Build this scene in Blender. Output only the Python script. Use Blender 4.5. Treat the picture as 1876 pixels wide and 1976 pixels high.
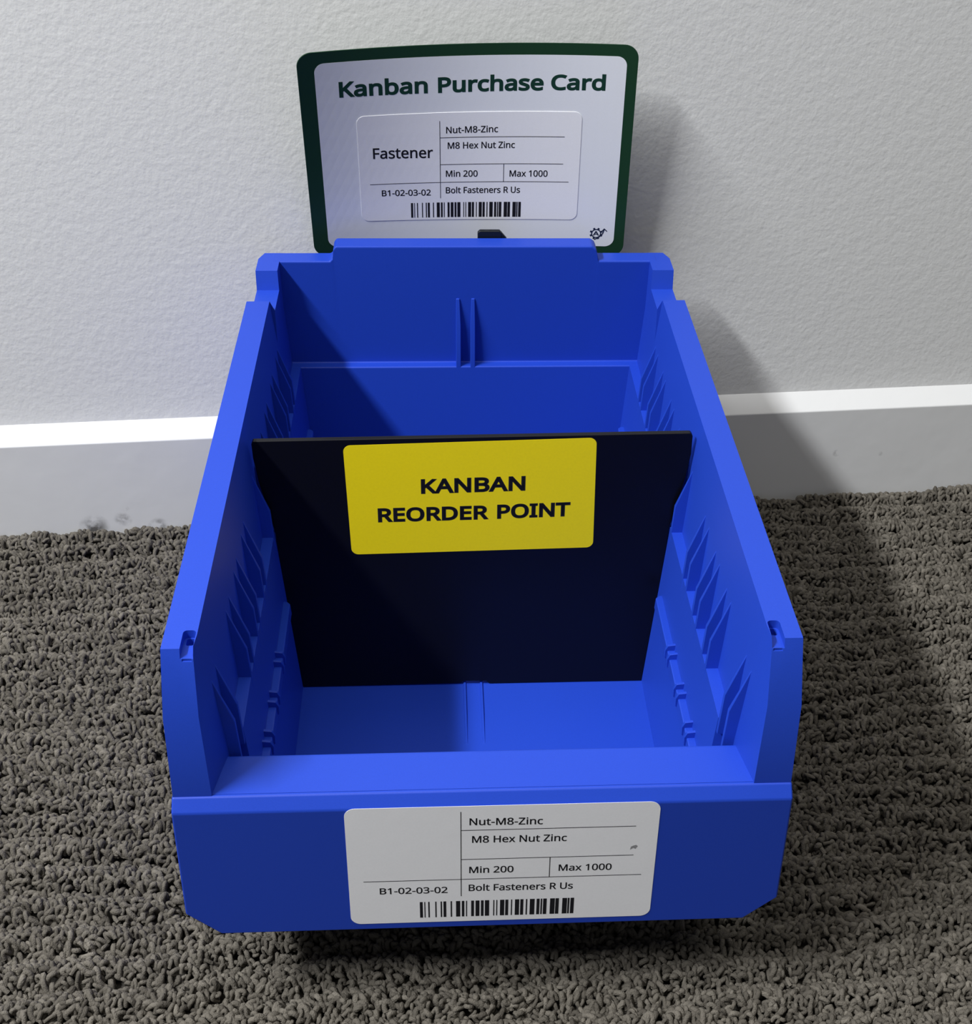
import bpy, bmesh, math, random
import numpy as np
from mathutils import Vector, Matrix

for o in list(bpy.data.objects):
    bpy.data.objects.remove(o)
SC = bpy.context.scene
COL = SC.collection

# ---------------------------------------------------------------- camera, world, light, exposure
# The bin was measured in its own frame (x right, y towards the wall, z up, metres);
# the bin frame is turned by BIN_TURN against the room, whose wall runs along world x.
BIN_TURN = -0.0720
LIFT = 0.01474                       # carpet top is world z = 0
ROOT = Matrix.Translation((0, 0, LIFT)) @ Matrix.Rotation(BIN_TURN, 4, 'Z')

cam_d = bpy.data.cameras.new('camera')
cam = bpy.data.objects.new('camera', cam_d)
COL.objects.link(cam)
SC.camera = cam
cam_d.sensor_fit = 'HORIZONTAL'
cam_d.sensor_width = 36.0
cam_d.lens = 2739.9701 / 1876 * 36.0
cam_d.shift_x = -0.043264
cam_d.shift_y = 0.022449
cam_d.clip_start = 0.01
cam.matrix_world = ROOT @ Matrix(((0.9980320, 0.0129884, -0.0613464, -0.0159570), (-0.0580693, 0.5606487, -0.8260151, -0.3932573), (0.0236652, 0.8279519, 0.5602996, 0.4861875), (0.0000000, 0.0000000, 0.0000000, 1.0000000)))

SC.view_settings.view_transform = 'Standard'
SC.view_settings.look = 'None'
SC.view_settings.gamma = 1.0
SC.view_settings.use_curve_mapping = False
SC.view_settings.exposure = 0.0

world = bpy.data.worlds.new('room_ambient')
SC.world = world
world.use_nodes = True
bg = world.node_tree.nodes['Background']
bg.inputs['Color'].default_value = (0.92, 0.95, 1.0, 1)
bg.inputs['Strength'].default_value = 0.14


def area(name, loc, target, sx, sy, power, color, spread=180):
    l = bpy.data.lights.new(name, 'AREA')
    l.shape = 'RECTANGLE'
    l.size, l.size_y, l.energy, l.color = sx, sy, power, color
    l.spread = math.radians(spread)
    o = bpy.data.objects.new(name, l)
    COL.objects.link(o)
    o.location = loc
    d = Vector(target) - Vector(loc)
    z = -d.normalized()
    y = Vector((0, 1, 0))
    x = y.cross(z).normalized()
    y = z.cross(x)
    o.matrix_world = Matrix.Translation(loc) @ Matrix((x, y, z)).transposed().to_4x4()
    return o


# a long ceiling fitting to the left, running towards the wall
area('ceiling_tube_light', (-1.09, -0.33, 1.68), (0, 0.1, 0), 0.10, 0.85, 51, (0.95, 0.97, 1.0))
# light returned by the rest of the ceiling
area('ceiling_bounce_light', (0.0, -0.40, 2.5), (0.0, -0.2, 0), 2.2, 1.3, 21, (1.0, 0.97, 0.90))


# ---------------------------------------------------------------- materials
def new_mat(name):
    m = bpy.data.materials.new(name)
    m.use_nodes = True
    nt = m.node_tree
    return m, nt, nt.nodes['Principled BSDF']


def link(nt, a, b):
    nt.links.new(a, b)


def noise_bump(nt, bsdf, layers, coord='Object'):
    """layers: (scale, strength, distance) noise bumps chained one on the other"""
    tc = nt.nodes.new('ShaderNodeTexCoord')
    prev = None
    for sc, st, di in layers:
        n = nt.nodes.new('ShaderNodeTexNoise')
        n.inputs['Scale'].default_value = sc
        n.inputs['Detail'].default_value = 3
        link(nt, tc.outputs[coord], n.inputs['Vector'])
        b = nt.nodes.new('ShaderNodeBump')
        b.inputs['Strength'].default_value = st
        b.inputs['Distance'].default_value = di
        link(nt, n.outputs['Fac'], b.inputs['Height'])
        if prev:
            link(nt, prev.outputs['Normal'], b.inputs['Normal'])
        prev = b
    link(nt, prev.outputs['Normal'], bsdf.inputs['Normal'])
    return tc


def simple(name, col, rough=0.5, spec=0.5, bump=None, vary=None):
    m, nt, b = new_mat(name)
    b.inputs['Base Color'].default_value = (*col, 1)
    b.inputs['Roughness'].default_value = rough
    b.inputs['Specular IOR Level'].default_value = spec
    if bump:
        noise_bump(nt, b, bump)
    if vary:
        sc, amt = vary
        tc = nt.nodes.new('ShaderNodeTexCoord')
        n = nt.nodes.new('ShaderNodeTexNoise')
        n.inputs['Scale'].default_value = sc
        n.inputs['Detail'].default_value = 4
        link(nt, tc.outputs['Object'], n.inputs['Vector'])
        r = nt.nodes.new('ShaderNodeMapRange')
        r.inputs['To Min'].default_value = 1 - amt
        r.inputs['To Max'].default_value = 1 + amt
        link(nt, n.outputs['Fac'], r.inputs['Value'])
        mx = nt.nodes.new('ShaderNodeVectorMath')
        mx.operation = 'SCALE'
        mx.inputs[0].default_value = col
        link(nt, r.outputs['Result'], mx.inputs['Scale'])
        link(nt, mx.outputs['Vector'], b.inputs['Base Color'])
    return m


M_BLUE = simple('blue_plastic', (0.014, 0.056, 0.475), 0.45, 0.30,
                bump=[(2600, 0.10, 0.0002)], vary=(2200, 0.10))
M_BLACK = simple('black_acrylic', (0.004, 0.0042, 0.007), 0.34, 0.25)
M_CLIP = simple('black_clip_plastic', (0.006, 0.008, 0.010), 0.35, 0.4)
M_YELLOW = simple('yellow_sticker_paper', (0.97, 0.77, 0.003), 0.6, 0.3, vary=(900, 0.05))
M_LABEL = simple('white_sticker_paper', (0.92, 0.92, 0.94), 0.6, 0.3,
                 bump=[(90, 0.08, 0.0006)], vary=(1400, 0.04))
M_CARD = simple('white_card', (0.86, 0.88, 0.92), 0.45, 0.4, vary=(1400, 0.03))
M_GREEN = simple('green_card_border', (0.010, 0.046, 0.018), 0.5, 0.3)
M_INK = simple('black_ink', (0.012, 0.012, 0.016), 0.6, 0.2)
M_DKGREEN = simple('dark_green_ink', (0.008, 0.045, 0.030), 0.6, 0.2)
M_NAVY = simple('navy_ink', (0.012, 0.020, 0.060), 0.6, 0.2)
M_SMUDGE = simple('grey_smudge', (0.30, 0.30, 0.31), 0.7, 0.2)
M_YARN = None


# ---------------------------------------------------------------- helpers
def obj(name, me, mat=None, parent=None):
    if isinstance(me, bmesh.types.BMesh):
        bm = me
        me = bpy.data.meshes.new(name)
        bm.to_mesh(me)
        bm.free()
    o = bpy.data.objects.new(name, me)
    if mat:
        me.materials.clear()
        me.materials.append(mat)
    COL.objects.link(o)
    if parent:
        o.parent = parent
    return o


def thing(name, label, cat, group=None):
    o = bpy.data.objects.new(name, None)
    o.empty_display_size = 0.02
    COL.objects.link(o)
    o.matrix_world = ROOT
    o['label'] = label
    o['category'] = cat
    if group:
        o['group'] = group
    return o


def bevel(o, w, seg=2, ang=30):
    m = o.modifiers.new('bevel', 'BEVEL')
    m.width = w
    m.segments = seg
    m.limit_method = 'ANGLE'
    m.angle_limit = math.radians(ang)
    for p in o.data.polygons:
        p.use_smooth = True
    m.harden_normals = True
    return o


def prism(poly, axis, a, b, a_poly=None):
    """solid from polygon poly (2D) extruded along axis from a to b"""
    bm = bmesh.new()

    def put(p, t):
        if axis == 'x':
            return (t, p[0], p[1])
        if axis == 'y':
            return (p[0], t, p[1])
        return (p[0], p[1], t)
    v0 = [bm.verts.new(put(p, a)) for p in (a_poly or poly)]
    v1 = [bm.verts.new(put(p, b)) for p in poly]
    n = len(poly)
    for i in range(n):
        bm.faces.new((v0[i], v0[(i + 1) % n], v1[(i + 1) % n], v1[i]))
    bm.faces.new(v0)
    bm.faces.new(v1[::-1])
    bmesh.ops.recalc_face_normals(bm, faces=bm.faces)
    return bm


def loft(rings, mirror=1):
    """closed solid through rings of equal point count; points (x,y,z)"""
    bm = bmesh.new()
    R = [[bm.verts.new((p[0] * mirror, p[1], p[2])) for p in r] for r in rings]
    n = len(rings[0])
    for a, b in zip(R, R[1:]):
        for i in range(n):
            bm.faces.new((a[i], a[(i + 1) % n], b[(i + 1) % n], b[i]))
    bm.faces.new(R[0][::-1])
    bm.faces.new(R[-1])
    bmesh.ops.remove_doubles(bm, verts=bm.verts, dist=1e-6)
    bmesh.ops.recalc_face_normals(bm, faces=bm.faces)
    return bm


def box(x0, x1, y0, y1, z0, z1):
    return prism([(x0, y0), (x1, y0), (x1, y1), (x0, y1)], 'z', z0, z1)


def cut(o, cutters):
    par, o.parent = o.parent, None
    for bm in cutters:
        c = obj('cutter', bm)
        m = o.modifiers.new('cut', 'BOOLEAN')
        m.operation = 'DIFFERENCE'
        m.solver = 'EXACT'
        m.object = c
        bpy.context.view_layer.update()
        dg = bpy.context.evaluated_depsgraph_get()
        me = bpy.data.meshes.new_from_object(o.evaluated_get(dg))
        o.modifiers.clear()
        o.data = me
        bpy.data.objects.remove(c)
    o.parent = par


def rrect(x0, x1, z0, z1, r, n=8):
    pts = []
    for cx, cz, a in ((x1 - r, z1 - r, 0), (x0 + r, z1 - r, 90), (x0 + r, z0 + r, 180), (x1 - r, z0 + r, 270)):
        for i in range(n + 1):
            t = math.radians(a + 90 * i / n)
            pts.append((cx + r * math.cos(t), cz + r * math.sin(t)))
    return pts


def fill_bm(contours):
    """flat mesh (in xy) of even-odd filled contours"""
    cu = bpy.data.curves.new('tmp', 'CURVE')
    cu.dimensions = '2D'
    cu.fill_mode = 'BOTH'
    for c in contours:
        s = cu.splines.new('POLY')
        s.points.add(len(c) - 1)
        for p, q in zip(s.points, c):
            p.co = (q[0], q[1], 0, 1)
        s.use_cyclic_u = True
    o = bpy.data.objects.new('tmp', cu)
    COL.objects.link(o)
    bpy.context.view_layer.update()
    me = bpy.data.meshes.new_from_object(o.evaluated_get(bpy.context.evaluated_depsgraph_get()))
    bpy.data.objects.remove(o)
    bm = bmesh.new()
    bm.from_mesh(me)
    bpy.data.meshes.remove(me)
    bmesh.ops.remove_doubles(bm, verts=bm.verts, dist=1e-7)
    for f in bm.faces:
        f.normal_update()
        if f.normal.z < 0:
            f.normal_flip()
    return bm


def slice_bm(bm, step, axis=0):
    lo = min(v.co[axis] for v in bm.verts)
    hi = max(v.co[axis] for v in bm.verts)
    k = math.floor(lo / step) + 1
    while k * step < hi - 1e-6:
        no = [0, 0, 0]
        no[axis] = 1
        co = [0, 0, 0]
        co[axis] = k * step
        bmesh.ops.bisect_plane(bm, geom=bm.verts[:] + bm.edges[:] + bm.faces[:], plane_co=co, plane_no=no, dist=1e-7)
        k += 1


def flat(name, contours, mapf, off, mat, parent, thick=0.0, step=None):
    """sheet of the given contours laid on a surface: mapf(u, v, off) -> point"""
    bm = fill_bm(contours)
    if step:
        slice_bm(bm, step)
        slice_bm(bm, step * 2, 1)
    if thick:
        r = bmesh.ops.extrude_face_region(bm, geom=bm.faces[:])
        top = {v for v in r['geom'] if isinstance(v, bmesh.types.BMVert)}
        for v in bm.verts:
            v.co.z = thick if v in top else 0.0
    for v in bm.verts:
        v.co = mapf(v.co.x, v.co.y, off + v.co.z)
    bmesh.ops.recalc_face_normals(bm, faces=bm.faces) if thick else None
    o = obj(name, bm, mat, parent)
    return o


def text_polys(s, u0, u1, v0, v1, cap, bold=0.0):
    """contours of a line of text whose ink runs from (u0,v0) to (u1,v1 baseline), cap height cap"""
    pen, cons = 0, []
    for ch in s:
        adv, enc = GLYPHS[ch]
        if enc:
            for c in enc.split('/'):
                cons.append([(pen + float(a.split(',')[0]), float(a.split(',')[1])) for a in c.split(' ')])
        pen += adv
    xs = [p[0] for c in cons for p in c]
    lo, hi = min(xs), max(xs)
    sx = (u1 - u0 - 2 * bold) / (hi - lo)
    sz = (cap - 2 * bold) / 550.0
    out = []
    for c in cons:
        out.append([(u0 + bold + (p[0] - lo) * sx, v0 + (v1 - v0) * (p[0] - lo) / (hi - lo) + bold + p[1] * sz) for p in c])
    return out


def ribbon(contours, w):
    """quads thickening every contour edge to both sides by w (bold lettering)"""
    quads = []
    for c in contours:
        n = len(c)
        offs = []
        for i in range(n):
            p0, p1, p2 = Vector(c[i - 1]), Vector(c[i]), Vector(c[(i + 1) % n])
            d1, d2 = (p1 - p0), (p2 - p1)
            if d1.length < 1e-9 or d2.length < 1e-9:
                offs.append(None)
                continue
            d1.normalize()
            d2.normalize()
            n1, n2 = Vector((-d1.y, d1.x)), Vector((-d2.y, d2.x))
            m = n1 + n2
            if m.length < 0.3:
                m = n1
            m.normalize()
            k = min(1.0 / max(m.dot(n1), 0.35), 1.9)
            offs.append(m * w * k)
        for i in range(n):
            a, b = offs[i], offs[(i + 1) % n]
            if a is None or b is None:
                continue
            p, r = Vector(c[i]), Vector(c[(i + 1) % n])
            quads.append((p - a, p + a, r + b, r - b))
    return quads


def lettering(name, lines, mapf, off, mat, parent):
    """lines: (string, u0, u1, v0, v1, cap, bold)"""
    bm = None
    for (s, u0, u1, v0, v1, cap, bold) in lines:
        cons = text_polys(s, u0, u1, v0, v1, cap, bold)
        b = fill_bm(cons)
        if bold:
            for qd in ribbon(cons, bold):
                try:
                    f = b.faces.new([b.verts.new((p.x, p.y, 0)) for p in qd])
                    f.normal_update()
                    if f.normal.z < 0:
                        f.normal_flip()
                except ValueError:
                    pass
        me = bpy.data.meshes.new('t')
        b.to_mesh(me)
        b.free()
        if bm is None:
            bm = bmesh.new()
        bm.from_mesh(me)
        bpy.data.meshes.remove(me)
    for v in bm.verts:
        v.co = mapf(v.co.x, v.co.y, off)
    return obj(name, bm, mat, parent)


def rect(u0, u1, v0, v1, v0b=None, v1b=None):
    """rectangle; v..b are the values at u1"""
    return [(u0, v0), (u1, v0 if v0b is None else v0b), (u1, v1 if v1b is None else v1b), (u0, v1)]


def quads_obj(name, quads, mapf, off, mat, parent, step=0.006):
    bm = bmesh.new()
    for q in quads:
        f = bm.faces.new([bm.verts.new((p[0], p[1], 0)) for p in q])
        f.normal_update()
        if f.normal.z < 0:
            f.normal_flip()
    slice_bm(bm, step)
    for v in bm.verts:
        v.co = mapf(v.co.x, v.co.y, off)
    return obj(name, bm, mat, parent)


BARS = [(258, 287), (303, 313), (342, 356), (412, 425), (466, 480), (494, 522), (566, 580), (620, 662), (678, 703),
        (720, 731), (772, 800), (816, 855), (870, 897), (910, 953), (994, 1005), (1024, 1035), (1062, 1105),
        (1115, 1145), (1172, 1184), (1212, 1255), (1266, 1297), (1322, 1336), (1362, 1410), (1430, 1460),
        (1471, 1487), (1496, 1532), (1566, 1614), (1620, 1655), (1690, 1738), (1744, 1762), (1772, 1808)]


def barcode(u0, u1, v0, v1):
    k = (u1 - u0) / (1808 - 258)
    return [rect(u0 + (a - 258) * k, u0 + (b - 258) * k, v0, v1) for a, b in BARS]


# outlines of the letters (advance, contours)
GLYPHS = {
'-': (258, '32,184 32,246 226,246 226,184'),
'0': (459, '419,287 419,253 417,221 414,191 409,163 403,137 395,112 386,90 376,70 363,52 349,37 334,23 316,12 297,3 276,-3 253,-7 229,-8 198,-6 170,1 145,12 122,27 103,47 86,70 71,98 60,129 51,163 44,201 41,243 39,287 40,332 44,373 50,411 58,446 69,477 83,504 99,527 119,547 141,562 167,573 196,579 229,581 259,579 287,573 313,562 335,547 355,527 372,504 387,477 399,446 408,411 414,373 418,332/110,287 111,249 113,215 116,184 121,156 128,132 137,111 147,93 159,78 173,67 190,59 208,54 229,52 249,54 268,59 284,67 298,78 310,92 320,110 329,131 336,156 341,184 345,215 347,249 348,287 347,325 345,359 341,390 336,417 329,442 320,463 310,481 298,495 284,507 268,515 249,520 229,521 208,520 190,515 173,507 159,495 147,481 137,463 128,442 121,417 116,390 113,359 111,325'),
'1': (459, '285,0 216,0 216,400 216,439 217,470 219,499 196,477 169,455 108,405 71,452 226,573 285,573'),
'2': (459, '417,0 38,0 38,59 188,210 261,287 275,304 287,320 298,337 306,353 313,370 318,387 321,405 322,424 320,446 315,466 306,482 294,496 278,507 261,514 242,519 221,520 200,520 181,517 164,512 147,506 131,498 115,489 99,478 83,466 45,513 94,548 108,555 122,561 137,567 153,572 169,576 186,578 203,580 221,581 246,579 270,576 293,570 313,562 331,552 347,540 361,526 372,510 382,492 388,472 392,451 394,428 393,406 389,385 383,364 375,344 365,324 353,305 340,286 324,267 247,185 128,67 128,64 417,64'),
'3': (459, '395,439 394,420 392,403 387,387 381,372 373,359 363,347 352,336 340,326 326,318 310,311 294,306 277,302 277,298 309,293 337,283 360,271 379,255 394,236 405,214 411,190 413,163 412,139 407,116 400,94 390,74 377,56 360,40 341,26 318,14 292,4 263,-3 230,-7 193,-8 171,-8 150,-6 130,-4 110,-1 91,3 72,8 54,15 36,23 36,89 54,81 74,73 93,67 114,61 135,57 155,54 175,52 194,51 230,53 260,59 285,68 305,81 320,98 331,117 337,139 339,164 338,182 335,197 329,211 320,223 310,233 297,242 282,249 265,255 246,260 226,263 203,265 179,265 123,265 123,326 180,326 202,326 223,329 242,333 259,339 274,347 286,356 298,366 307,377 319,404 323,434 321,454 316,471 307,486 295,498 280,508 262,516 242,520 219,521 190,520 164,515 117,498 75,473 39,521 55,533 73,544 93,554 115,563 139,571 163,576 190,579 218,581 260,578 296,571 327,558 352,540 371,519 384,495 393,468'),
'8': (459, '229,581 253,580 276,577 298,572 318,565 336,556 352,546 366,533 378,519 388,503 395,485 399,465 400,443 399,427 396,411 392,397 385,383 377,371 368,359 357,348 346,338 333,328 320,319 306,311 291,303 308,294 325,285 340,275 355,265 369,254 381,242 392,229 401,216 409,201 414,185 418,167 419,148 417,125 413,104 406,84 395,65 383,49 367,34 350,22 330,11 308,3 284,-3 258,-7 231,-8 201,-7 174,-3 149,2 126,10 106,21 89,33 74,47 61,63 52,81 45,101 41,122 39,146 40,165 43,183 49,199 56,214 65,228 75,241 86,253 99,264 113,274 128,283 143,291 158,299 144,307 131,316 119,326 107,336 87,358 71,383 65,396 61,411 59,427 58,444 59,465 63,485 70,503 80,518 92,533 107,545 123,556 141,565 161,572 182,577 205,580/108,145 110,125 116,107 125,90 138,76 155,64 176,55 200,50 229,48 257,50 281,55 302,64 319,76 332,91 342,108 348,127 350,148 346,174 335,197 317,217 293,235 279,243 264,251 247,258 229,265 217,270 200,262 184,254 170,246 157,237 136,219 121,197 111,173/228,524 207,522 188,518 170,512 155,502 143,491 134,476 128,460 127,441 130,414 141,391 157,373 179,357 232,330 282,357 302,373 317,392 327,414 330,441 329,460 323,476 315,491 302,502 287,512 270,518 250,522'),
'A': (512, '437,0 368,177 141,177 73,0 0,0 224,575 289,575 512,0/282,415 274,438 263,473 255,500 247,468 238,438 230,415 165,241 346,241'),
'B': (521, '241,573 292,571 336,565 373,555 404,541 428,522 445,497 455,467 459,431 458,414 456,399 452,384 446,371 431,347 409,328 396,320 382,313 367,308 350,304 350,300 367,297 384,292 400,286 415,279 429,271 441,261 452,249 461,236 468,221 474,203 477,184 478,163 476,138 472,115 464,93 454,74 441,57 425,42 406,29 385,19 362,11 337,5 309,1 279,0 78,0 78,573/256,329 290,330 318,335 340,342 357,352 369,366 377,382 382,401 384,423 382,445 376,463 365,478 351,490 332,499 308,506 279,510 245,511 150,511 150,329/150,269 150,61 265,61 301,63 330,68 354,78 371,91 384,107 394,125 399,145 401,168 398,197 388,221 370,241 344,256 327,262 307,266 285,268 260,269'),
'C': (507, '323,517 301,516 280,513 260,508 241,502 223,493 206,482 192,470 178,456 166,440 155,423 146,404 139,383 133,361 129,337 126,312 125,286 126,252 131,220 138,191 147,164 160,139 175,117 192,99 213,83 236,71 262,62 291,57 322,55 341,56 359,57 377,59 394,62 460,78 460,15 443,10 427,5 410,1 393,-2 375,-5 356,-7 335,-8 312,-8 270,-6 232,1 197,12 166,28 139,48 115,72 95,99 78,131 65,165 56,203 51,244 49,287 50,319 53,349 59,378 67,406 77,432 89,456 103,478 120,499 138,517 159,534 181,548 206,559 233,569 261,575 292,579 324,581 346,580 367,578 388,576 409,572 429,567 448,561 465,554 482,547 453,486 394,508 378,512 360,515 342,517'),
'D': (585, '536,292 534,246 528,203 516,165 501,131 481,100 457,74 430,51 399,33 364,18 325,8 283,2 237,0 78,0 78,573 254,573 296,571 335,565 371,555 404,540 434,523 460,501 483,475 502,446 517,413 528,377 534,336/460,289 459,326 454,359 446,388 435,415 421,437 404,457 384,474 361,487 336,498 308,505 277,509 244,511 150,511 150,62 228,62 282,65 329,76 369,94 402,119 428,151 446,190 457,236'),
'E': (446, '398,0 78,0 78,573 398,573 398,509 150,509 150,330 383,330 383,268 150,268 150,63 398,63'),
'F': (416, '150,0 78,0 78,573 398,573 398,509 150,509 150,306 383,306 383,243 150,243'),
'H': (594, '516,0 443,0 443,267 150,267 150,0 78,0 78,573 150,573 150,330 443,330 443,573 516,573'),
'I': (272, '239,0 32,0 32,42 99,57 99,515 32,531 32,573 239,573 239,531 172,515 172,57 239,42'),
'K': (496, '496,0 411,0 209,273 150,222 150,0 78,0 78,573 150,573 150,290 199,345 249,399 403,573 488,573 261,323'),
'M': (727, '330,0 142,502 139,502 142,461 144,407 144,347 144,0 78,0 78,573 184,573 361,103 364,103 544,573 650,573 650,0 578,0 578,352 579,408 581,460 584,501 581,501 390,0'),
'N': (609, '532,0 447,0 141,476 138,476 141,432 143,378 144,320 144,0 78,0 78,573 161,573 467,99 470,99 468,137 466,193 464,249 464,573 532,573'),
'O': (626, '577,287 576,255 573,224 568,194 561,166 551,140 540,116 526,94 510,73 493,54 473,38 451,24 428,13 402,4 375,-3 345,-7 314,-8 281,-7 251,-3 222,4 196,13 173,25 151,39 131,55 114,73 98,94 85,116 74,141 65,167 58,195 53,224 50,255 49,288 51,331 56,370 65,408 78,442 94,473 114,500 138,524 166,545 197,561 232,572 271,579 314,581 356,579 393,572 428,561 459,545 486,525 510,501 530,473 547,442 560,408 570,370 576,330/125,287 126,252 130,220 136,190 145,163 157,138 171,117 188,98 207,83 230,70 255,62 283,56 314,55 345,56 373,62 398,70 420,83 439,98 456,117 470,138 481,163 490,190 496,220 500,252 501,287 498,338 490,384 476,423 456,457 431,484 398,503 360,514 314,518 283,516 255,511 230,502 207,490 188,475 171,457 157,435 145,411 136,384 130,354 126,322'),
'P': (485, '229,573 282,570 326,562 363,548 393,528 415,504 431,475 441,442 444,404 444,387 441,370 438,353 433,336 426,321 417,306 407,292 395,278 380,266 364,255 345,246 324,238 301,231 275,227 247,224 216,223 150,223 150,0 78,0 78,573/223,511 150,511 150,285 208,285 234,285 258,288 279,291 298,296 315,303 330,311 342,322 352,334 360,347 365,363 369,381 370,401 367,427 361,449 350,468 334,484 314,495 289,504 258,509'),
'R': (499, '236,573 270,571 301,568 329,562 353,555 375,544 393,532 409,517 422,500 432,481 439,460 443,436 444,410 443,388 440,368 435,350 427,334 418,319 408,306 397,295 385,285 371,277 358,269 344,262 330,257 487,0 403,0 264,237 150,237 150,0 78,0 78,573/232,510 150,510 150,298 236,298 268,299 296,304 319,313 338,325 352,341 362,359 368,381 370,407 369,424 366,440 361,455 355,467 336,486 310,500 293,504 275,507 254,509'),
'T': (446, '259,0 187,0 187,509 8,509 8,573 437,573 437,509 259,509'),
'U': (586, '513,202 512,173 507,146 500,120 489,95 476,72 459,52 439,35 416,20 389,8 360,-1 327,-6 290,-8 240,-4 196,7 159,25 128,50 104,82 86,118 76,158 72,204 72,573 144,573 144,201 147,168 154,139 165,114 182,93 203,76 228,64 259,57 294,55 319,56 342,59 361,65 379,73 394,84 407,96 418,110 427,126 433,143 438,161 441,181 442,202 442,573 513,573'),
'Z': (459, '427,0 30,0 30,55 332,508 40,508 40,573 419,573 419,518 118,64 427,64'),
'a': (450, '231,437 268,435 299,428 326,418 347,403 364,383 376,358 383,328 385,293 385,0 334,0 320,61 317,61 298,40 279,22 258,9 234,-1 220,-4 206,-6 190,-8 172,-8 154,-7 136,-5 119,0 103,6 88,13 75,23 64,34 55,48 47,63 41,80 38,99 37,119 40,150 50,176 65,199 87,219 116,234 152,245 194,253 243,257 316,259 316,285 315,309 310,330 303,347 293,359 280,368 265,375 247,379 227,380 210,379 194,378 178,374 163,370 106,347 84,400 99,408 115,414 132,421 151,426 170,431 190,434 210,436/252,208 215,205 184,200 159,192 141,182 127,170 118,155 112,138 110,119 115,87 132,66 157,53 188,49 215,51 238,56 260,66 279,79 295,96 306,117 313,142 315,172 315,210'),
'b': (493, '139,461 138,410 135,373 139,373 149,386 161,398 174,409 189,419 206,427 226,432 248,436 272,437 310,434 344,423 374,406 401,381 422,350 437,312 446,267 449,215 448,180 444,147 437,118 427,91 415,68 400,48 384,31 365,17 344,6 322,-2 298,-6 272,-8 248,-7 226,-3 206,2 189,10 174,20 161,31 149,42 139,55 133,55 119,0 68,0 68,609 139,609/260,379 238,377 219,374 202,369 188,361 175,351 165,339 157,325 150,308 145,289 142,268 139,244 139,217 139,214 140,177 145,144 153,116 165,93 181,74 202,61 229,53 261,51 288,53 312,61 332,74 348,93 360,117 369,145 374,178 376,216 374,254 369,287 360,315 348,338 331,356 311,368 288,376'),
'c': (385, '241,-8 213,-7 187,-2 162,5 139,15 118,28 99,45 83,65 69,87 58,114 50,143 46,176 44,213 46,250 51,284 59,315 71,342 85,365 102,385 121,401 142,415 166,425 191,432 217,436 245,438 262,437 278,436 293,434 309,431 336,424 358,415 337,356 292,370 244,376 223,375 204,371 187,366 172,358 159,347 148,335 138,320 131,303 125,284 120,263 118,239 117,213 118,189 120,166 125,145 131,126 138,109 148,94 159,82 172,71 186,63 202,58 220,54 240,53 257,53 273,55 288,57 302,60 351,78 351,15 328,5 304,-2 290,-5 275,-7 258,-8'),
'd': (493, '221,-8 182,-5 148,6 118,23 92,48 71,79 56,117 47,162 44,214 47,266 56,311 71,350 93,381 119,406 149,424 183,434 221,438 253,436 280,429 303,420 323,407 340,391 354,374 359,374 356,405 354,438 354,609 425,609 425,0 368,0 358,58 354,58 340,40 323,24 303,11 279,1 252,-6/232,51 263,53 290,60 311,71 328,88 340,109 348,135 354,165 355,200 355,213 354,251 349,284 340,313 329,336 313,355 291,369 264,377 231,379 204,376 181,368 162,354 146,334 133,309 124,281 119,249 117,213 119,176 124,144 133,116 146,93 162,74 181,61 205,53'),
'e': (452, '234,438 261,436 286,432 308,424 329,414 348,401 364,385 378,367 390,346 399,323 406,299 410,272 411,244 411,201 117,201 120,167 127,137 139,111 154,90 174,74 197,62 224,55 254,52 274,53 293,54 310,56 327,60 392,82 392,20 376,13 359,8 343,3 327,-1 310,-4 292,-6 272,-8 251,-8 221,-6 194,-2 167,6 143,17 121,31 101,48 85,68 70,91 59,117 51,146 46,177 44,212 46,246 50,277 57,306 68,333 81,357 96,378 114,395 134,411 157,423 181,431 207,436/233,380 209,378 188,372 170,362 154,348 140,330 130,309 123,285 119,257 338,257 337,275 335,292 331,307 326,322 312,346 292,364 280,371 266,376 251,379'),
'h': (496, '139,431 138,399 135,370 140,370 155,391 174,407 196,420 221,429 247,435 273,437 298,436 321,433 342,428 360,421 377,411 391,400 403,386 413,370 421,351 426,330 430,306 431,280 431,0 361,0 361,275 359,299 355,321 348,338 338,353 324,364 308,372 288,377 265,379 242,377 222,374 204,368 189,360 177,350 166,338 157,324 150,308 145,289 142,269 139,246 139,222 139,0 68,0 68,609 139,609'),
'i': (207, '139,430 139,0 68,0 68,430/104,591 119,588 133,580 142,566 145,546 142,526 133,512 119,504 104,501 88,504 75,512 66,526 63,546 66,566 75,580 88,588'),
'l': (207, '139,0 68,0 68,609 139,609'),
'n': (496, '275,438 311,436 343,429 369,417 391,401 409,379 421,352 428,319 431,280 431,0 361,0 361,275 359,299 355,321 348,338 338,353 324,364 308,372 288,377 265,379 232,376 204,368 182,356 166,338 154,316 146,289 140,258 139,223 139,0 68,0 68,430 125,430 136,371 140,371 156,392 175,409 198,422 222,431 248,436'),
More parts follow.
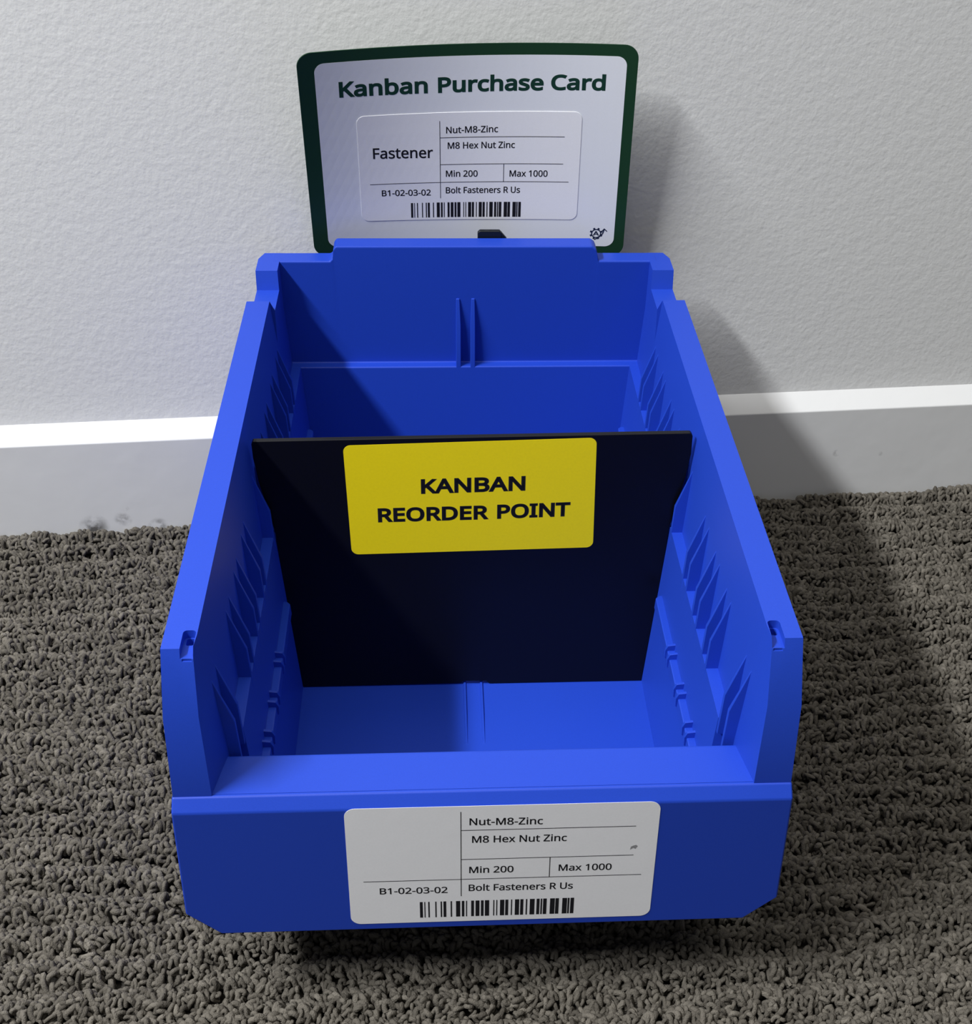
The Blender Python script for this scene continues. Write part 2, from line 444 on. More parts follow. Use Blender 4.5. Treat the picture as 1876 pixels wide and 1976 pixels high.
'o': (485, '442,216 441,190 438,165 434,142 428,121 420,101 411,82 400,66 388,51 374,37 359,25 342,15 324,7 305,0 285,-4 264,-7 241,-8 221,-7 200,-4 181,0 163,7 145,15 129,25 114,37 100,51 88,66 77,82 67,101 59,121 52,142 48,165 45,190 44,216 46,250 50,282 58,310 68,336 81,360 97,380 116,397 137,412 161,423 186,431 214,436 244,438 272,436 299,431 324,423 347,412 368,397 387,380 403,360 417,336 428,310 436,282 440,250/117,216 118,191 120,169 125,147 130,128 138,110 147,95 159,82 172,71 187,62 203,56 222,52 243,51 264,52 282,56 299,62 314,71 327,82 339,95 348,110 356,128 361,147 366,169 368,191 369,216 368,240 365,263 361,284 355,303 348,320 338,335 327,348 314,359 299,367 282,374 263,377 242,379 212,376 185,368 164,354 147,335 134,311 124,284 119,252'),
'r': (331, '269,438 295,437 319,433 310,368 287,372 264,374 240,371 217,363 195,351 176,334 161,313 149,289 144,275 141,261 139,245 139,229 139,0 68,0 68,430 126,430 134,351 137,351 152,374 170,395 191,413 214,426 240,435'),
's': (384, '348,119 347,99 343,80 336,64 327,49 316,36 302,24 286,14 268,6 248,0 226,-4 202,-7 176,-8 155,-8 135,-6 116,-4 99,-1 83,3 68,8 55,13 42,19 42,83 104,60 122,55 141,52 159,50 178,49 203,50 224,53 242,59 256,66 274,86 280,112 278,128 271,141 259,154 239,167 174,196 103,228 76,245 57,266 45,292 41,324 44,350 52,372 66,392 85,408 109,421 137,430 168,436 202,438 221,437 240,436 258,434 275,430 292,426 308,421 324,415 339,409 315,353 258,372 243,376 228,378 213,380 197,380 177,379 159,377 144,372 131,366 114,350 108,328 111,312 119,298 133,286 154,274 219,246 289,215 314,197 333,176 344,150'),
't': (289, '212,50 245,53 272,59 272,5 240,-4 200,-8 183,-7 167,-5 152,-1 138,4 124,11 112,20 101,31 91,44 84,60 78,79 75,100 74,125 74,375 13,375 13,409 75,437 103,528 144,528 144,430 269,430 269,375 144,375 144,127 146,108 149,93 155,79 163,69 185,54'),
'u': (496, '427,430 427,0 370,0 359,57 356,57 340,36 321,20 298,8 273,-1 247,-6 220,-8 195,-7 173,-4 152,1 134,8 117,18 103,29 91,43 81,59 73,78 68,99 64,122 63,148 63,430 135,430 135,153 136,129 141,108 148,91 158,76 171,65 188,57 207,52 230,51 253,52 273,55 291,61 306,69 319,79 330,91 338,105 345,121 350,140 354,160 356,182 357,206 357,430'),
'x': (424, '170,220 22,430 102,430 213,268 322,430 402,430 253,220 410,0 330,0 213,172 94,0 14,0'),
' ': (209, ''),
}

# ---------------------------------------------------------------- room
WALL_Y = 0.38260
BOARD_Y = 0.37157
BOARD_Z = 0.06196


def wall_material():
    m, nt, b = new_mat('white_wall_paint')
    b.inputs['Base Color'].default_value = (0.76, 0.76, 0.745, 1)
    b.inputs['Roughness'].default_value = 0.55
    b.inputs['Specular IOR Level'].default_value = 0.35
    noise_bump(nt, b, [(190, 0.24, 0.0010), (420, 0.30, 0.0006)])
    return m


def board_material():
    m, nt, b = new_mat('skirting_paint')
    b.inputs['Roughness'].default_value = 0.5
    b.inputs['Specular IOR Level'].default_value = 0.35
    tc = noise_bump(nt, b, [(14, 0.2, 0.003), (90, 0.12, 0.001)])
    # worn and dirty patches low on the board
    sep = nt.nodes.new('ShaderNodeSeparateXYZ')
    link(nt, tc.outputs['Object'], sep.inputs[0])
    n = nt.nodes.new('ShaderNodeTexNoise')
    n.inputs['Scale'].default_value = 120
    n.inputs['Detail'].default_value = 5
    link(nt, tc.outputs['Object'], n.inputs['Vector'])
    total = None
    for (sx, sz, r) in ((-0.205, 0.002, 0.010), (-0.187, 0.007, 0.006), (-0.166, 0.0, 0.007), (-0.185, 0.014, 0.003),
                        (0.27, 0.03, 0.003), (0.30, 0.028, 0.002)):
        d = nt.nodes.new('ShaderNodeVectorMath')
        d.operation = 'DISTANCE'
        d.inputs[1].default_value = (sx, 0, sz)
        cmb = nt.nodes.new('ShaderNodeCombineXYZ')
        link(nt, sep.outputs['X'], cmb.inputs['X'])
        link(nt, sep.outputs['Z'], cmb.inputs['Z'])
        link(nt, cmb.outputs[0], d.inputs[0])
        r1 = nt.nodes.new('ShaderNodeMapRange')
        r1.inputs['From Min'].default_value = r * 0.3
        r1.inputs['From Max'].default_value = r
        r1.inputs['To Min'].default_value = 1
        r1.inputs['To Max'].default_value = 0
        link(nt, d.outputs['Value'], r1.inputs['Value'])
        if total is None:
            total = r1.outputs['Result']
        else:
            a = nt.nodes.new('ShaderNodeMath')
            a.operation = 'MAXIMUM'
            link(nt, total, a.inputs[0])
            link(nt, r1.outputs['Result'], a.inputs[1])
            total = a.outputs[0]
    r2 = nt.nodes.new('ShaderNodeMapRange')
    r2.inputs['From Min'].default_value = 0.40
    r2.inputs['From Max'].default_value = 0.62
    link(nt, n.outputs['Fac'], r2.inputs['Value'])
    mul = nt.nodes.new('ShaderNodeMath')
    mul.operation = 'MULTIPLY'
    link(nt, total, mul.inputs[0])
    link(nt, r2.outputs['Result'], mul.inputs[1])
    mix = nt.nodes.new('ShaderNodeMix')
    mix.data_type = 'RGBA'
    mix.inputs['A'].default_value = (0.74, 0.74, 0.73, 1)
    mix.inputs['B'].default_value = (0.13, 0.125, 0.12, 1)
    link(nt, mul.outputs[0], mix.inputs['Factor'])
    link(nt, mix.outputs['Result'], b.inputs['Base Color'])
    return m


o = obj('wall_back', box(-1.6, 1.8, WALL_Y, WALL_Y + 0.1, -0.03, 2.6), wall_material())
o['kind'] = 'structure'
# the board's top slopes up to the wall
o = obj('baseboard_back', prism([(BOARD_Y, -0.03), (WALL_Y + .001, -0.03), (WALL_Y + .001, BOARD_Z + .0098), (WALL_Y, BOARD_Z + .0090),
                                 (BOARD_Y, BOARD_Z)], 'x', -1.6, 1.8), board_material())
o['kind'] = 'structure'
bevel(o, 0.0010, 2)


# ---------------------------------------------------------------- carpet
def yarn_material():
    m, nt, b = new_mat('grey_brown_yarn')
    b.inputs['Roughness'].default_value = 0.9
    b.inputs['Specular IOR Level'].default_value = 0.15
    at = nt.nodes.new('ShaderNodeAttribute')
    at.attribute_type = 'INSTANCER'
    at.attribute_name = 'tone'
    ramp = nt.nodes.new('ShaderNodeMix')
    ramp.data_type = 'RGBA'
    ramp.inputs['A'].default_value = (0.080, 0.071, 0.058, 1)
    ramp.inputs['B'].default_value = (0.195, 0.176, 0.146, 1)
    link(nt, at.outputs['Fac'], ramp.inputs['Factor'])
    link(nt, ramp.outputs['Result'], b.inputs['Base Color'])
    tc = nt.nodes.new('ShaderNodeTexCoord')
    n = nt.nodes.new('ShaderNodeTexNoise')
    n.inputs['Scale'].default_value = 1700
    link(nt, tc.outputs['Object'], n.inputs['Vector'])
    bp = nt.nodes.new('ShaderNodeBump')
    bp.inputs['Strength'].default_value = 1.0
    bp.inputs['Distance'].default_value = 0.0007
    link(nt, n.outputs['Fac'], bp.inputs['Height'])
    link(nt, bp.outputs['Normal'], b.inputs['Normal'])
    return m


M_YARN = yarn_material()
M_BACKING = simple('carpet_backing', (0.055, 0.050, 0.043), 0.95, 0.1, bump=[(400, 0.8, 0.003)])
o = obj('floor', box(-1.6, 1.8, -1.6, WALL_Y, -0.03, -0.0078), M_BACKING)
o['kind'] = 'structure'

rng = np.random.default_rng(7)


def smooth_noise(x, y, cell, seed):
    r = np.random.default_rng(seed)
    g = r.random((256, 256))
    fx, fy = x / cell + 60, y / cell + 60
    ix, iy = np.floor(fx).astype(int), np.floor(fy).astype(int)
    tx, ty = fx - ix, fy - iy
    tx, ty = tx * tx * (3 - 2 * tx), ty * ty * (3 - 2 * ty)
    ix %= 255
    iy %= 255
    return (g[ix, iy] * (1 - tx) * (1 - ty) + g[ix + 1, iy] * tx * (1 - ty)
            + g[ix, iy + 1] * (1 - tx) * ty + g[ix + 1, iy + 1] * tx * ty)


def carpet_points():
    sp = 0.00262
    xs = np.arange(-0.66, 0.70, sp)
    ys = np.arange(-0.40, BOARD_Y - 0.0005, sp * 0.95)
    X, Y = np.meshgrid(xs, ys)
    X = X.ravel() + rng.uniform(-.5, .5, X.size) * sp * 0.9
    Y = Y.ravel() + rng.uniform(-.5, .5, Y.size) * sp * 0.9
    Y = np.minimum(Y, BOARD_Y - 0.0012)
    # leave out what the bin hides wholly
    keep = ~((np.abs(X - 0.012) < 0.085) & (Y > 0.085) & (Y < 0.33))
    X, Y = X[keep], Y[keep]
    wob = (smooth_noise(X, Y, 0.05, 3) - .5) * 0.012 + (smooth_noise(X, Y, 0.016, 5) - .5) * 0.005
    ridge = 0.5 + 0.5 * np.cos(2 * math.pi * (Y + wob - BOARD_Y + 0.004) / 0.0168)
    amp = 0.55 + 0.45 * np.clip((smooth_noise(X, Y, 0.045, 11) - 0.2) * 1.6, 0, 1)
    Z = -0.0067 + 0.0064 * ridge ** 0.75 * amp + 0.0016 * (smooth_noise(X, Y, 0.009, 21) - .5) + rng.normal(0, 0.00045, X.size)
    tone = np.clip(0.45 + 0.25 * (smooth_noise(X, Y, 0.02, 31) - .5) + rng.normal(0, 0.22, X.size), 0, 1)
    n = X.size
    rot = np.stack([rng.normal(0, 0.42, n), rng.normal(0, 0.42, n), rng.uniform(0, 2 * math.pi, n)], 1)
    s = rng.uniform(0.70, 1.16, n)
    scale = np.stack([s * rng.uniform(.85, 1.2, n), s, s * rng.uniform(.85, 1.2, n)], 1)
    return np.stack([X, Y, Z], 1), rot, scale, tone


def carpet():
    P, rot, scale, tone = carpet_points()
    me = bpy.data.meshes.new('carpet_pile')
    me.vertices.add(len(P))
    me.vertices.foreach_set('co', P.astype(np.float32).ravel())
    for nm, ty, arr in (('rot', 'FLOAT_VECTOR', rot), ('scl', 'FLOAT_VECTOR', scale)):
        a = me.attributes.new(nm, ty, 'POINT')
        a.data.foreach_set('vector', arr.astype(np.float32).ravel())
    a = me.attributes.new('tone', 'FLOAT', 'POINT')
    a.data.foreach_set('value', tone.astype(np.float32))
    o = bpy.data.objects.new('carpet_pile', me)
    COL.objects.link(o)
    me.materials.append(M_YARN)
    o['kind'] = 'stuff'
    o['label'] = 'grey-brown loop pile of the ribbed carpet along the skirting'
    o['category'] = 'carpet'
    ng = bpy.data.node_groups.new('pile', 'GeometryNodeTree')
    ng.interface.new_socket('Geometry', in_out='INPUT', socket_type='NodeSocketGeometry')
    ng.interface.new_socket('Geometry', in_out='OUTPUT', socket_type='NodeSocketGeometry')
    N, L = ng.nodes, ng.links
    gi, go = N.new('NodeGroupInput'), N.new('NodeGroupOutput')

    def loop_shape(start, handle_a, handle_b, end, radius, res=7):
        bz = N.new('GeometryNodeCurvePrimitiveBezierSegment')
        bz.inputs['Resolution'].default_value = res
        bz.inputs['Start'].default_value = start
        bz.inputs['Start Handle'].default_value = handle_a
        bz.inputs['End Handle'].default_value = handle_b
        bz.inputs['End'].default_value = end
        ci = N.new('GeometryNodeCurvePrimitiveCircle')
        ci.inputs['Resolution'].default_value = 6
        ci.inputs['Radius'].default_value = radius
        cm = N.new('GeometryNodeCurveToMesh')
        cm.inputs['Fill Caps'].default_value = True
        L.new(bz.outputs[0], cm.inputs['Curve'])
        L.new(ci.outputs[0], cm.inputs['Profile Curve'])
        sm = N.new('GeometryNodeSetShadeSmooth')
        L.new(cm.outputs[0], sm.inputs[0])
        mt = N.new('GeometryNodeSetMaterial')
        mt.inputs['Material'].default_value = M_YARN
        L.new(sm.outputs[0], mt.inputs[0])
        return mt.outputs[0]
    g2i = N.new('GeometryNodeGeometryToInstance')
    k = 0.001
    for sh in (((-1.5 * k, 0, -2.5 * k), (-1.8 * k, .6 * k, 3.2 * k), (1.8 * k, -.6 * k, 3.2 * k), (1.5 * k, 0, -2.5 * k), 1.12 * k),
               ((-1.0 * k, 0, -2.5 * k), (-2.6 * k, .2 * k, 3.0 * k), (2.2 * k, 1.6 * k, 3.2 * k), (.8 * k, .5 * k, -2.2 * k), 1.22 * k),
               ((-.7 * k, -.6 * k, -2.5 * k), (-.9 * k, -2.2 * k, 3.0 * k), (1.0 * k, 2.4 * k, 4.0 * k), (.9 * k, .8 * k, -2.5 * k), 1.05 * k),
               ((-1.7 * k, 0, -2.2 * k), (-.6 * k, 1.6 * k, 4.2 * k), (.9 * k, -1.8 * k, 2.0 * k), (1.9 * k, .3 * k, -2.4 * k), 1.15 * k)):
        L.new(loop_shape(*sh), g2i.inputs[0])
    iop = N.new('GeometryNodeInstanceOnPoints')
    iop.inputs['Pick Instance'].default_value = True
    L.new(gi.outputs[0], iop.inputs['Points'])
    L.new(g2i.outputs[0], iop.inputs['Instance'])
    rv = N.new('FunctionNodeRandomValue')
    rv.data_type = 'INT'
    rv.inputs[4].default_value = 0
    rv.inputs[5].default_value = 3
    L.new(rv.outputs[2], iop.inputs['Instance Index'])
    for nm, sock in (('rot', 'Rotation'), ('scl', 'Scale')):
        na = N.new('GeometryNodeInputNamedAttribute')
        na.data_type = 'FLOAT_VECTOR'
        na.inputs['Name'].default_value = nm
        L.new(na.outputs['Attribute'], iop.inputs[sock])
    L.new(iop.outputs[0], go.inputs[0])
    md = o.modifiers.new('pile', 'NODES')
    md.node_group = ng


carpet()

# ---------------------------------------------------------------- storage bin
H = 0.1634          # height of the side rims
ZL = 0.1045         # height of the inner ledge
bin_root = thing('storage_bin', 'blue plastic open-fronted storage bin standing on the carpet against the wall', 'storage bin')


def side_wall(s):
    def ring(y, zt, xi, xo, xm=.1026, xl=.1003, xll=.0952, zl=ZL, low=None, front=False):
        zm = min(.139, zt - .004)
        wide = xo > .116
        z0 = .004 if low is None else low
        pts = [(xi, zt), (xo, zt), (xo + .0005, zm), (.1180 if wide else .1165, .1008),
               (.1172 if low else .1150, max(.045, z0 + .004)), (.1160 if low else .110, z0),
               (.0960 if low else .0865, z0), (.0962 if low else .0878, z0 + .004), (xll, zl), (xl, zl), (xm, zm)]

        def yf(z):
            if z > .139:
                return .0018 + (z - .139) / (H - .139) * .0102
            return .0018 * max(0, (z - .1008)) / (.139 - .1008) + .0004
        return [(p[0], yf(p[1]) if front else y, p[1]) for p in pts]
    rings = [ring(0, H, .1056, .1170, .1046, .1034, .1030, .1000, .046, True),
             ring(.0200, H, .1050, .1170, .1026, .0990, .0982, .1000, .040),
             ring(.0345, H, .1050, .1170, .1026, .1002, .0990, .1000, .024),
             ring(.0352, H, .1050, .1170),
             ring(.3052, H, .1050, .1170),
             ring(.3053, .158, .1025, .1146),
             ring(.3310, .158, .1025, .1146),
             ring(.3338, .1683, .1030, .1148),
             ring(.3500, .1683, .1030, .1148),
             ring(.3580, .1683, .1030, .1120)]
    bm = bmesh.new()
    R = [[bm.verts.new((p[0] * s, p[1], p[2])) for p in r] for r in rings]
    n = 11
    for p, r in zip(R, R[1:]):
        for i in range(n):
            bm.faces.new((p[i], p[(i + 1) % n], r[(i + 1) % n], r[i]))
    for r in (R[0], R[-1]):
        for f in ((0, 1, 2, 10), (10, 2, 3, 9), (9, 3, 4, 8), (8, 4, 5, 7), (7, 5, 6)):
            bm.faces.new([r[i] for i in f])
    bmesh.ops.recalc_face_normals(bm, faces=bm.faces)
    o = obj('side_wall', bm, M_BLUE, bin_root)
    cs = []
    # the pocket at the front end of the rim, its deeper pit and its groove
    lo, hi = sorted((s * .1055, s * .1102))
    cs.append(prism(rrect(lo, hi, .0020, .0227, .0016, 4), 'z', .1598, .18))
    lo, hi = sorted((s * .1064, s * .1092))
    cs.append(prism(rrect(lo, hi, .0182, .0222, .0008, 3), 'z', .1570, .18))
    lo, hi = sorted((s * .1060, s * .1096))
    cs.append(prism(rrect(lo, hi, .0100, .0107, .0003, 2), 'z', .1588, .18))
    cut(o, cs)
    bevel(o, .0007, 2, 24)
    return o


side_wall(-1)
side_wall(1)


def front_panel():
    """apron with its chamfered lower corners, sill and inner face of the low front"""
    root = bmesh.new()
    rings = []
    for z, w, yf, yb in ((.0287, .1061, -.0036, -.0012), (.0410, .1193, -.0036, -.0012), (.0900, .1187, -.0036, -.0010),
                         (.0964, .1186, -.0036, .0015), (.1015, .1184, .0001, .0040)):
        rings.append([(-w, yf, z), (w, yf, z), (w, yb, z), (-w, yb, z)])
    o = obj('front_panel', loft(rings), M_BLUE, bin_root)
    bevel(o, .0008, 3, 20)
    root.free()
    sill = prism([(.0012, .10166), (.0186, .1037), (.0193, .1037), (.0199, .1034), (.0202, .1028), (.0190, .1005), (.0030, .0985)],
                 'x', -.1180, .1180)
    obj('front_sill', sill, M_BLUE, bin_root)
    o = obj('front_inner_wall', prism([(.0192, .1030), (.0202, .1030), (.0282, .0075), (.0262, .0045), (.0175, .1010)], 'x', -.1000, .1000), M_BLUE, bin_root)


front_panel()


def back_wall():
    stations = [(-.1075, .1683), (-.0752, .1683), (-.0736, .1700), (-.0731, .1752), (-.0715, .1771), (.0700, .1771),
                (.0722, .1756), (.0731, .1735), (.0736, .1700), (.0742, .1683), (.1075, .1683)]
    rings = []
    for x, zt in stations:
        pr = [(.3462, zt), (.3466, .1600), (.3488, ZL + .0001), (.3428, ZL + .0001), (.3390, .008), (.3390, .004), (.3520, .004), (.3585, .10), (.3585, zt)]
        rings.append([(x, y, z) for y, z in pr])
    o = obj('back_wall', loft([[(x, y, z + (.00008 if z > .16 else 0)) for x, y, z in r] for r in rings]), M_BLUE, bin_root)
    bevel(o, .0009, 3, 28)


back_wall()
obj('floor_panel', box(-.0885, .0885, .0255, .3400, .0035, .008), M_BLUE, bin_root)
sk = obj('base_skirt', prism([(.050, -.0158), (.335, -.0158), (.335, .0036), (.050, .0036)], 'x', -.078, .078), M_BLUE, bin_root)
bevel(sk, .002, 2)

PAIRS = [.0282, .0722, .0994, .1273, .1748, .2060, .2352, .2659, .2953]


def fin_mesh():
    # spearhead of the upper wall, standing over the ledge and running a little below it
    poly = [(.1062, .1412), (.1034, .1412), (.0957, .1190), (.0949, .1045), (.0946, .0985), (.0985, .0985), (.1035, .1040),
            (.1055, .1250)]
    bm = prism(poly, 'y', -.00105, .00105)
    for v in bm.verts:
        if v.co.z > .14:
            v.co.y *= .35
    me = bpy.data.meshes.new('slot_fin')
    bm.to_mesh(me)
    bm.free()
    return me


def nub_mesh():
    bm = prism([(.0950, .0735), (.0893, .0728), (.0880, .0700), (.0882, .0655), (.0940, .0655)], 'y', -.0008, .0008)
    me = bpy.data.meshes.new('rail_nub')
    bm.to_mesh(me)
    bm.free()
    return me


FIN, NUB = fin_mesh(), nub_mesh()
FIN.materials.append(M_BLUE)
NUB.materials.append(M_BLUE)


def place(me, name, s, y, w=.0003):
    o = bpy.data.objects.new(name, me)
    COL.objects.link(o)
    o.parent = bin_root
    o.location = (0, y, 0)
    if s < 0:
        o.rotation_euler = (0, 0, math.pi)
    bevel(o, w, 1)
    return o


for s in (-1, 1):
    for y in PAIRS:
        for d in (-.0049, .0047):
            place(FIN, 'slot_fin', s, y + d)
    # low rail on the lower wall, in two lengths, with a pair of nubs at every slot
    for a, b in ((.030, .1655), (.188, .333)):
        bm = bmesh.new()
        ys = [a, b - .003, b - .001, b]
        sec = [(.0892, .0700), (.0950, .0700), (.0945, .0630), (.0888, .0640)]
        rings = []
        for y, k in zip(ys, (1, 1, .75, .35)):
            rings.append([(.0950 + (x - .0950) * k, y, z if i not in (0, 1) else z - (1 - k) * .001) for i, (x, z) in enumerate(sec)])
        rl = obj('low_rail', loft(rings, s), M_BLUE, bin_root)
        bevel(rl, .0005, 2)
        bm.free()
    for y in (.0655, .0912, .1190, .2060, .2352, .2659, .2953):
        for d in (-.0036, .0030):
            place(NUB, 'rail_nub', s, y + d)

# the slot in the middle of the back panel and the two low ribs of the floor
for s in (-1, 1):
    cx = .0040 if s > 0 else -.0046
    prof = [(.3500, .1455), (.3465, .1455), (.3440, .1300), (.3428, .1045), (.3428, .1030), (.3500, .1030)]
    bm = prism([(p[0], p[1]) for p in prof], 'x', -.0010, .0010)
    for v in bm.verts:
        if v.co.z < .131:
            v.co.x += -.0006 * s if v.co.x * s < 0 else 0.0002 * s
        v.co.x += cx
    f = obj('back_slot_fin', bm, M_BLUE, bin_root)
    bevel(f, .0004, 2)
    f = obj('floor_rib', loft([[(cx - .0009, y, .0070), (cx + .0009, y, .0070), (cx + .0006, y, z), (cx - .0006, y, z)]
                               for y, z in ((.128, .0081), (.150, .0089), (.338, .0089))]), M_BLUE, bin_root)
    bevel(f, .0002, 1)

# moulding mark on the back panel
bm = bmesh.new()
bmesh.ops.create_uvsphere(bm, u_segments=12, v_segments=6, radius=.0012)
for v in bm.verts:
    v.co = Vector((v.co.x - .0002, v.co.y * .25 + .3470, v.co.z + .1575))
o = obj('moulding_mark', bm, M_BLUE, bin_root)


# ---- printed sticker on the front
def on_front(u, v, off):
    return Vector((u, -.0036 - off, v))


lab = flat('label', [rrect(-.0541, .0672, .0325, .0971, .0042)], on_front, .00002, M_LABEL, bin_root, thick=.00012)
lab['label'] = 'white printed sticker with barcode'
T = .00018
lettering('lettering', [
    ('Nut-M8-Zinc', -.0064, .0219, .0869, .0865, .0036, 0.00008),
    ('M8 Hex Nut Zinc', -.0054, .0315, .0773, .0770, .0036, 0.00008),
    ('Min 200', -.0065, .0110, .0604, .0603, .0035, 0.00008),
    ('Max 1000', .0289, .0500, .0603, .0601, .0035, 0.00008),
    ('Bolt Fasteners R Us', -.0067, .0350, .0501, .0498, .0036, 0.00008),
    ('B1-02-03-02', -.0420, -.0151, .0496, .0494, .0034, 0.00008)], on_front, T, M_INK, lab)
w = .00016
quads_obj('ruled_lines', [rect(-.0097 - w, -.0097 + w, .0473, .0942), rect(-.0096, .0583, .0842 - w, .0842 + w),
                          rect(-.0096, .0583, .0682 - w, .0682 + w), rect(-.0482, .0621, .0570 - w, .0570 + w),
                          rect(.0253 - w, .0253 + w, .0572, .0682)], on_front, T, M_INK, lab)
quads_obj('barcode', barcode(-.0263, .0358, .0353, .0445), on_front, T, M_INK, lab)
sm = [(.0567, .0712), (.0580, .0722), (.0588, .0716), (.0597, .0731), (.0590, .0738), (.0580, .0735), (.0570, .0729)]
flat('smudge', [sm], on_front, T, M_SMUDGE, lab)

# ---------------------------------------------------------------- divider with the yellow sticker
YD = .1748
div = thing('divider_panel', 'black plastic divider standing upright across the blue bin', 'divider')
half = [(.0878, .0082), (.0925, .0670), (.0942, .0920), (.0947, .1033), (.0964, .1130), (.1003, .1325), (.1018, .1457)]
poly = [(.0062, .0082), (.0055, .0098)]
outline = [(-x, z) for x, z in half] + [(-.1020, .1530), (-.1013, .1548), (.1006, .1572), (.1017, .1556)] + \
          [(x, z) for x, z in reversed(half)] + [(.0079, .0082), (.0065, .0099), (-.0052, .0101), (-.0064, .0088)]
o = obj('panel', prism(outline, 'y', YD - .0015, YD + .0015), M_BLACK, div)
bevel(o, .0005, 2)


def on_div(u, v, off):
    return Vector((u, YD - .0015 - off, v))


yl = [(-.0603 + .0, 0)]
c = rrect(-.5, .5, -.5, .5, .055, 8)
cor = {(-1, 1): (-.0604, .1522), (1, 1): (.0568, .1552), (1, -1): (.0580, .0936), (-1, -1): (-.0590, .0912)}


def quad_map(u, v):
    # unit square to the measured sticker corners, kept a rounded rectangle
    a, b = u + .5, v + .5
    bl, br, tr, tl = cor[(-1, -1)], cor[(1, -1)], cor[(1, 1)], cor[(-1, 1)]
    return tuple(bl[i] * (1 - a) * (1 - b) + br[i] * a * (1 - b) + tr[i] * a * b + tl[i] * (1 - a) * b for i in (0, 1))


cs = []
for x, z in rrect(-.0586, .0586, -.0308, .0308, .0034, 8):
    cs.append(quad_map(x / .1172, z / .0616))
st = flat('sticker', [cs], on_div, .00002, M_YELLOW, div, thick=.00012)
st['label'] = 'yellow sticker'
lettering('lettering', [('KANBAN', -.0250, .0242, .1255, .1267, .0079, .00046),
                        ('REORDER', -.0457, .0067, .1097, .1107, .0077, .00046),
                        ('POINT', .0110, .0460, .1109, .1119, .0078, .00046)], on_div, .00018, M_INK, st)

# ---------------------------------------------------------------- card clipped behind the bin
CX, CY, CZ, BETA = 0.002406, 0.362936, 0.215305, 0.196923
cbt, sbt = math.cos(BETA), math.sin(BETA)
card = thing('kanban_card', 'green-bordered white order card standing behind the blue bin', 'card')


def card_pt(a, b):
    t = (b + .068) / .122
    k = .011 - .008 * t
    return Vector((CX + a, CY + b * sbt + k * (1 - (a / .087) ** 2) + .12 * a * (1 - t), CZ - b * cbt))


def on_card(u, v, off):
    p = card_pt(u, -v)
    e = 1e-4
    n = (card_pt(u + e, -v) - p).cross(card_pt(u, -v - e) - p).normalized()
    return p + n * off


flat('card_border', [rrect(-.0882, .0888, -.0570, .0690, .0075, 10)], on_card, -.0006, M_GREEN, card, thick=.0006, step=.005)
wp = flat('white_panel', [rrect(-.0799, .0830, -.0506, .0627, .0052, 10)], on_card, .00006, M_CARD, card, thick=.00004, step=.005)
wp['label'] = 'white printed face'
lettering('title', [('Kanban', -.0682, -.0222, .0428, .0425, .0086, .00046),
                    ('Purchase', -.0168, .0394, .0424, .0430, .0085, .00046),
                    ('Card', .0434, .0725, .0432, .0435, .0084, .00046)], on_card, .00016, M_DKGREEN, card)
cl = flat('sticker', [rrect(-.0602, .0610, -.0338, .0312, .0042, 8)], on_card, .00010, M_LABEL, card, thick=.00022, step=.005)
T = .00038
lettering('lettering', [
    ('Nut-M8-Zinc', -.0127, .0155, .0191, .0193, .0037, .00008),
    ('M8 Hex Nut Zinc', -.0119, .0249, .0099, .0099, .0037, .00008),
    ('Min 200', -.0130, .0046, -.0070, -.0072, .0037, .00008),
    ('Max 1000', .0223, .0435, -.0073, -.0073, .0037, .00008),
    ('Bolt Fasteners R Us', -.0131, .0284, -.0173, -.0173, .0037, .00008),
    ('B1-02-03-02', -.0486, -.0215, -.0180, -.0184, .0036, .00008),
    ('Fastener', -.0524, -.0200, .0055, .0047, .0062, .00013)], on_card, T, M_INK, cl)
quads_obj('ruled_lines', [rect(-.0161 - w, -.0161 + w, -.0202, .0264), rect(-.0161, .0520, .0166 - w, .0166 + w),
                          rect(-.0161, .0519, .0005 - w, .0005 + w), rect(-.0548, .0554, -.0104 - w, -.0104 + w),
                          rect(.0190 - w, .0190 + w, -.0103, .0005)], on_card, T, M_INK, cl, step=.004)
quads_obj('barcode', barcode(-.0327, .0291, -.0323, -.0229), on_card, T, M_INK, cl, step=.004)


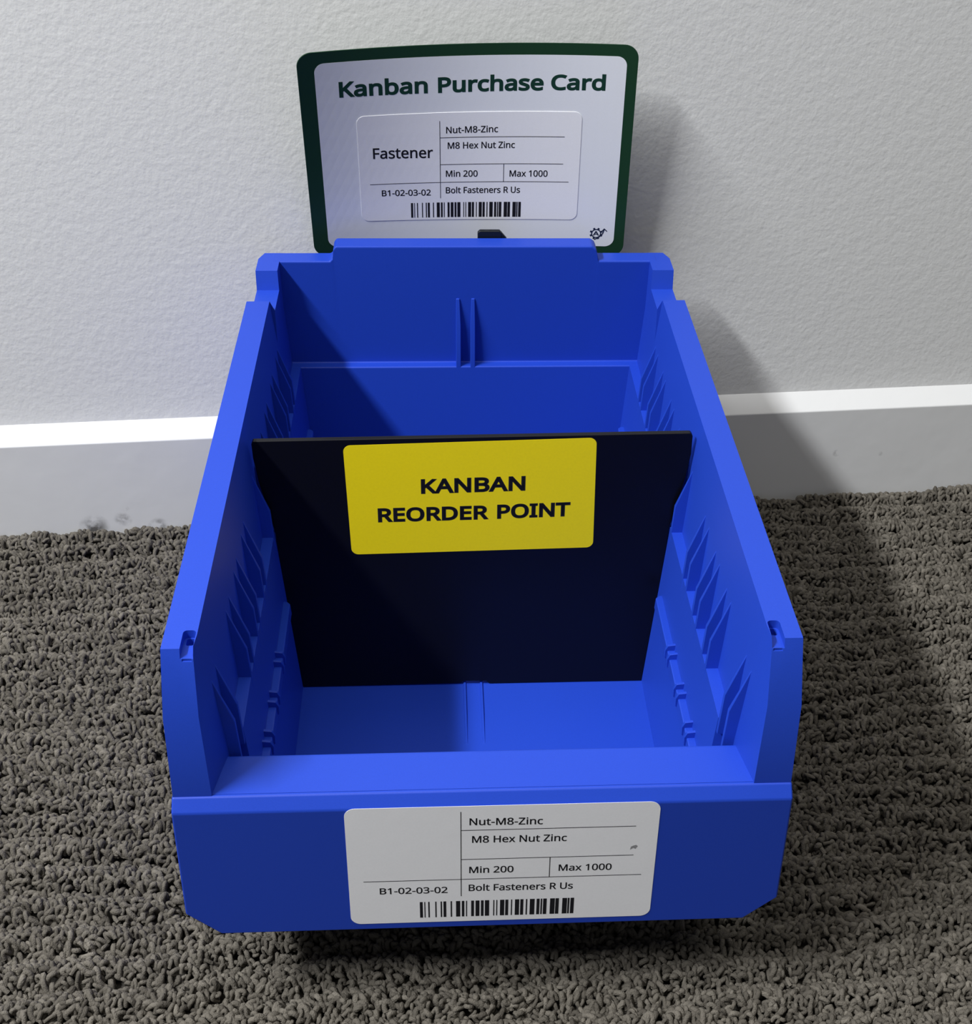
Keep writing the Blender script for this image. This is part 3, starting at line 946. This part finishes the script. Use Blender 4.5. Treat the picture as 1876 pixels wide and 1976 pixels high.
# gear mark with a letter A and a rising arrow
def gear():
    cxg, cyg = .0727, -.0424
    out = []
    nt_ = 8
    for i in range(nt_):
        a0 = 2 * math.pi * (i + .5) / nt_
        for da, r in ((-.39, .0029), (-.20, .0029), (-.15, .0038), (.15, .0038), (.20, .0029)):
            out.append((cxg + r * math.cos(a0 + da), cyg + r * math.sin(a0 + da)))
    hole = [(cxg + .00225 * math.cos(t * math.pi / 12), cyg + .00225 * math.sin(t * math.pi / 12)) for t in range(24)]
    return [out, hole]


mk = flat('gear_mark', gear(), on_card, .00016, M_NAVY, card)


def strokes(paths):
    q = []
    for pts, hw in paths:
        for i in range(len(pts) - 1):
            p, r = Vector(pts[i]), Vector(pts[i + 1])
            d = (r - p).normalized()
            n = Vector((-d.y, d.x)) * hw
            q.append((p - n - d * hw * .5, p + n - d * hw * .5, r + n + d * hw * .5, r - n + d * hw * .5))
    return q


arc = [(.0718, -.0462), (.0730, -.0456), (.0743, -.0447), (.0755, -.0435), (.0765, -.0421), (.0772, -.0396)]
quads_obj('arrow_mark', strokes([(arc, .00028), ([(.0759, -.0409), (.0772, -.0393), (.0787, -.0408)], .00028)]), on_card, .00020,
          M_NAVY, card)
quads_obj('letter_mark', strokes([([(.0713, -.0435), (.0726, -.0411), (.0740, -.0435)], .00036), ([(.0718, -.0428), (.0735, -.0428)], .00026)]),
          on_card, .00016, M_NAVY, card)

# ---------------------------------------------------------------- clip holding the card to the bin
clip = thing('card_clip', 'small black plastic clip hooked over the back of the blue bin, before the card', 'clip')
sec = [(.0068, .1500), (.0068, .1797), (.0080, .1808), (.0192, .1808), (.0202, .1796), (.0206, .1500)]
o = obj('clip_body', prism([(x + 0, z) for x, z in sec], 'y', .3592, .3622), M_CLIP, clip)
bevel(o, .0006, 3)
sec2 = [(.0188, .1500), (.0188, .1806), (.0198, .1802), (.0232, .1762), (.0232, .1500)]
o = obj('clip_wedge', prism(sec2, 'y', .3596, .3618), M_CLIP, clip)
bevel(o, .0004, 2)
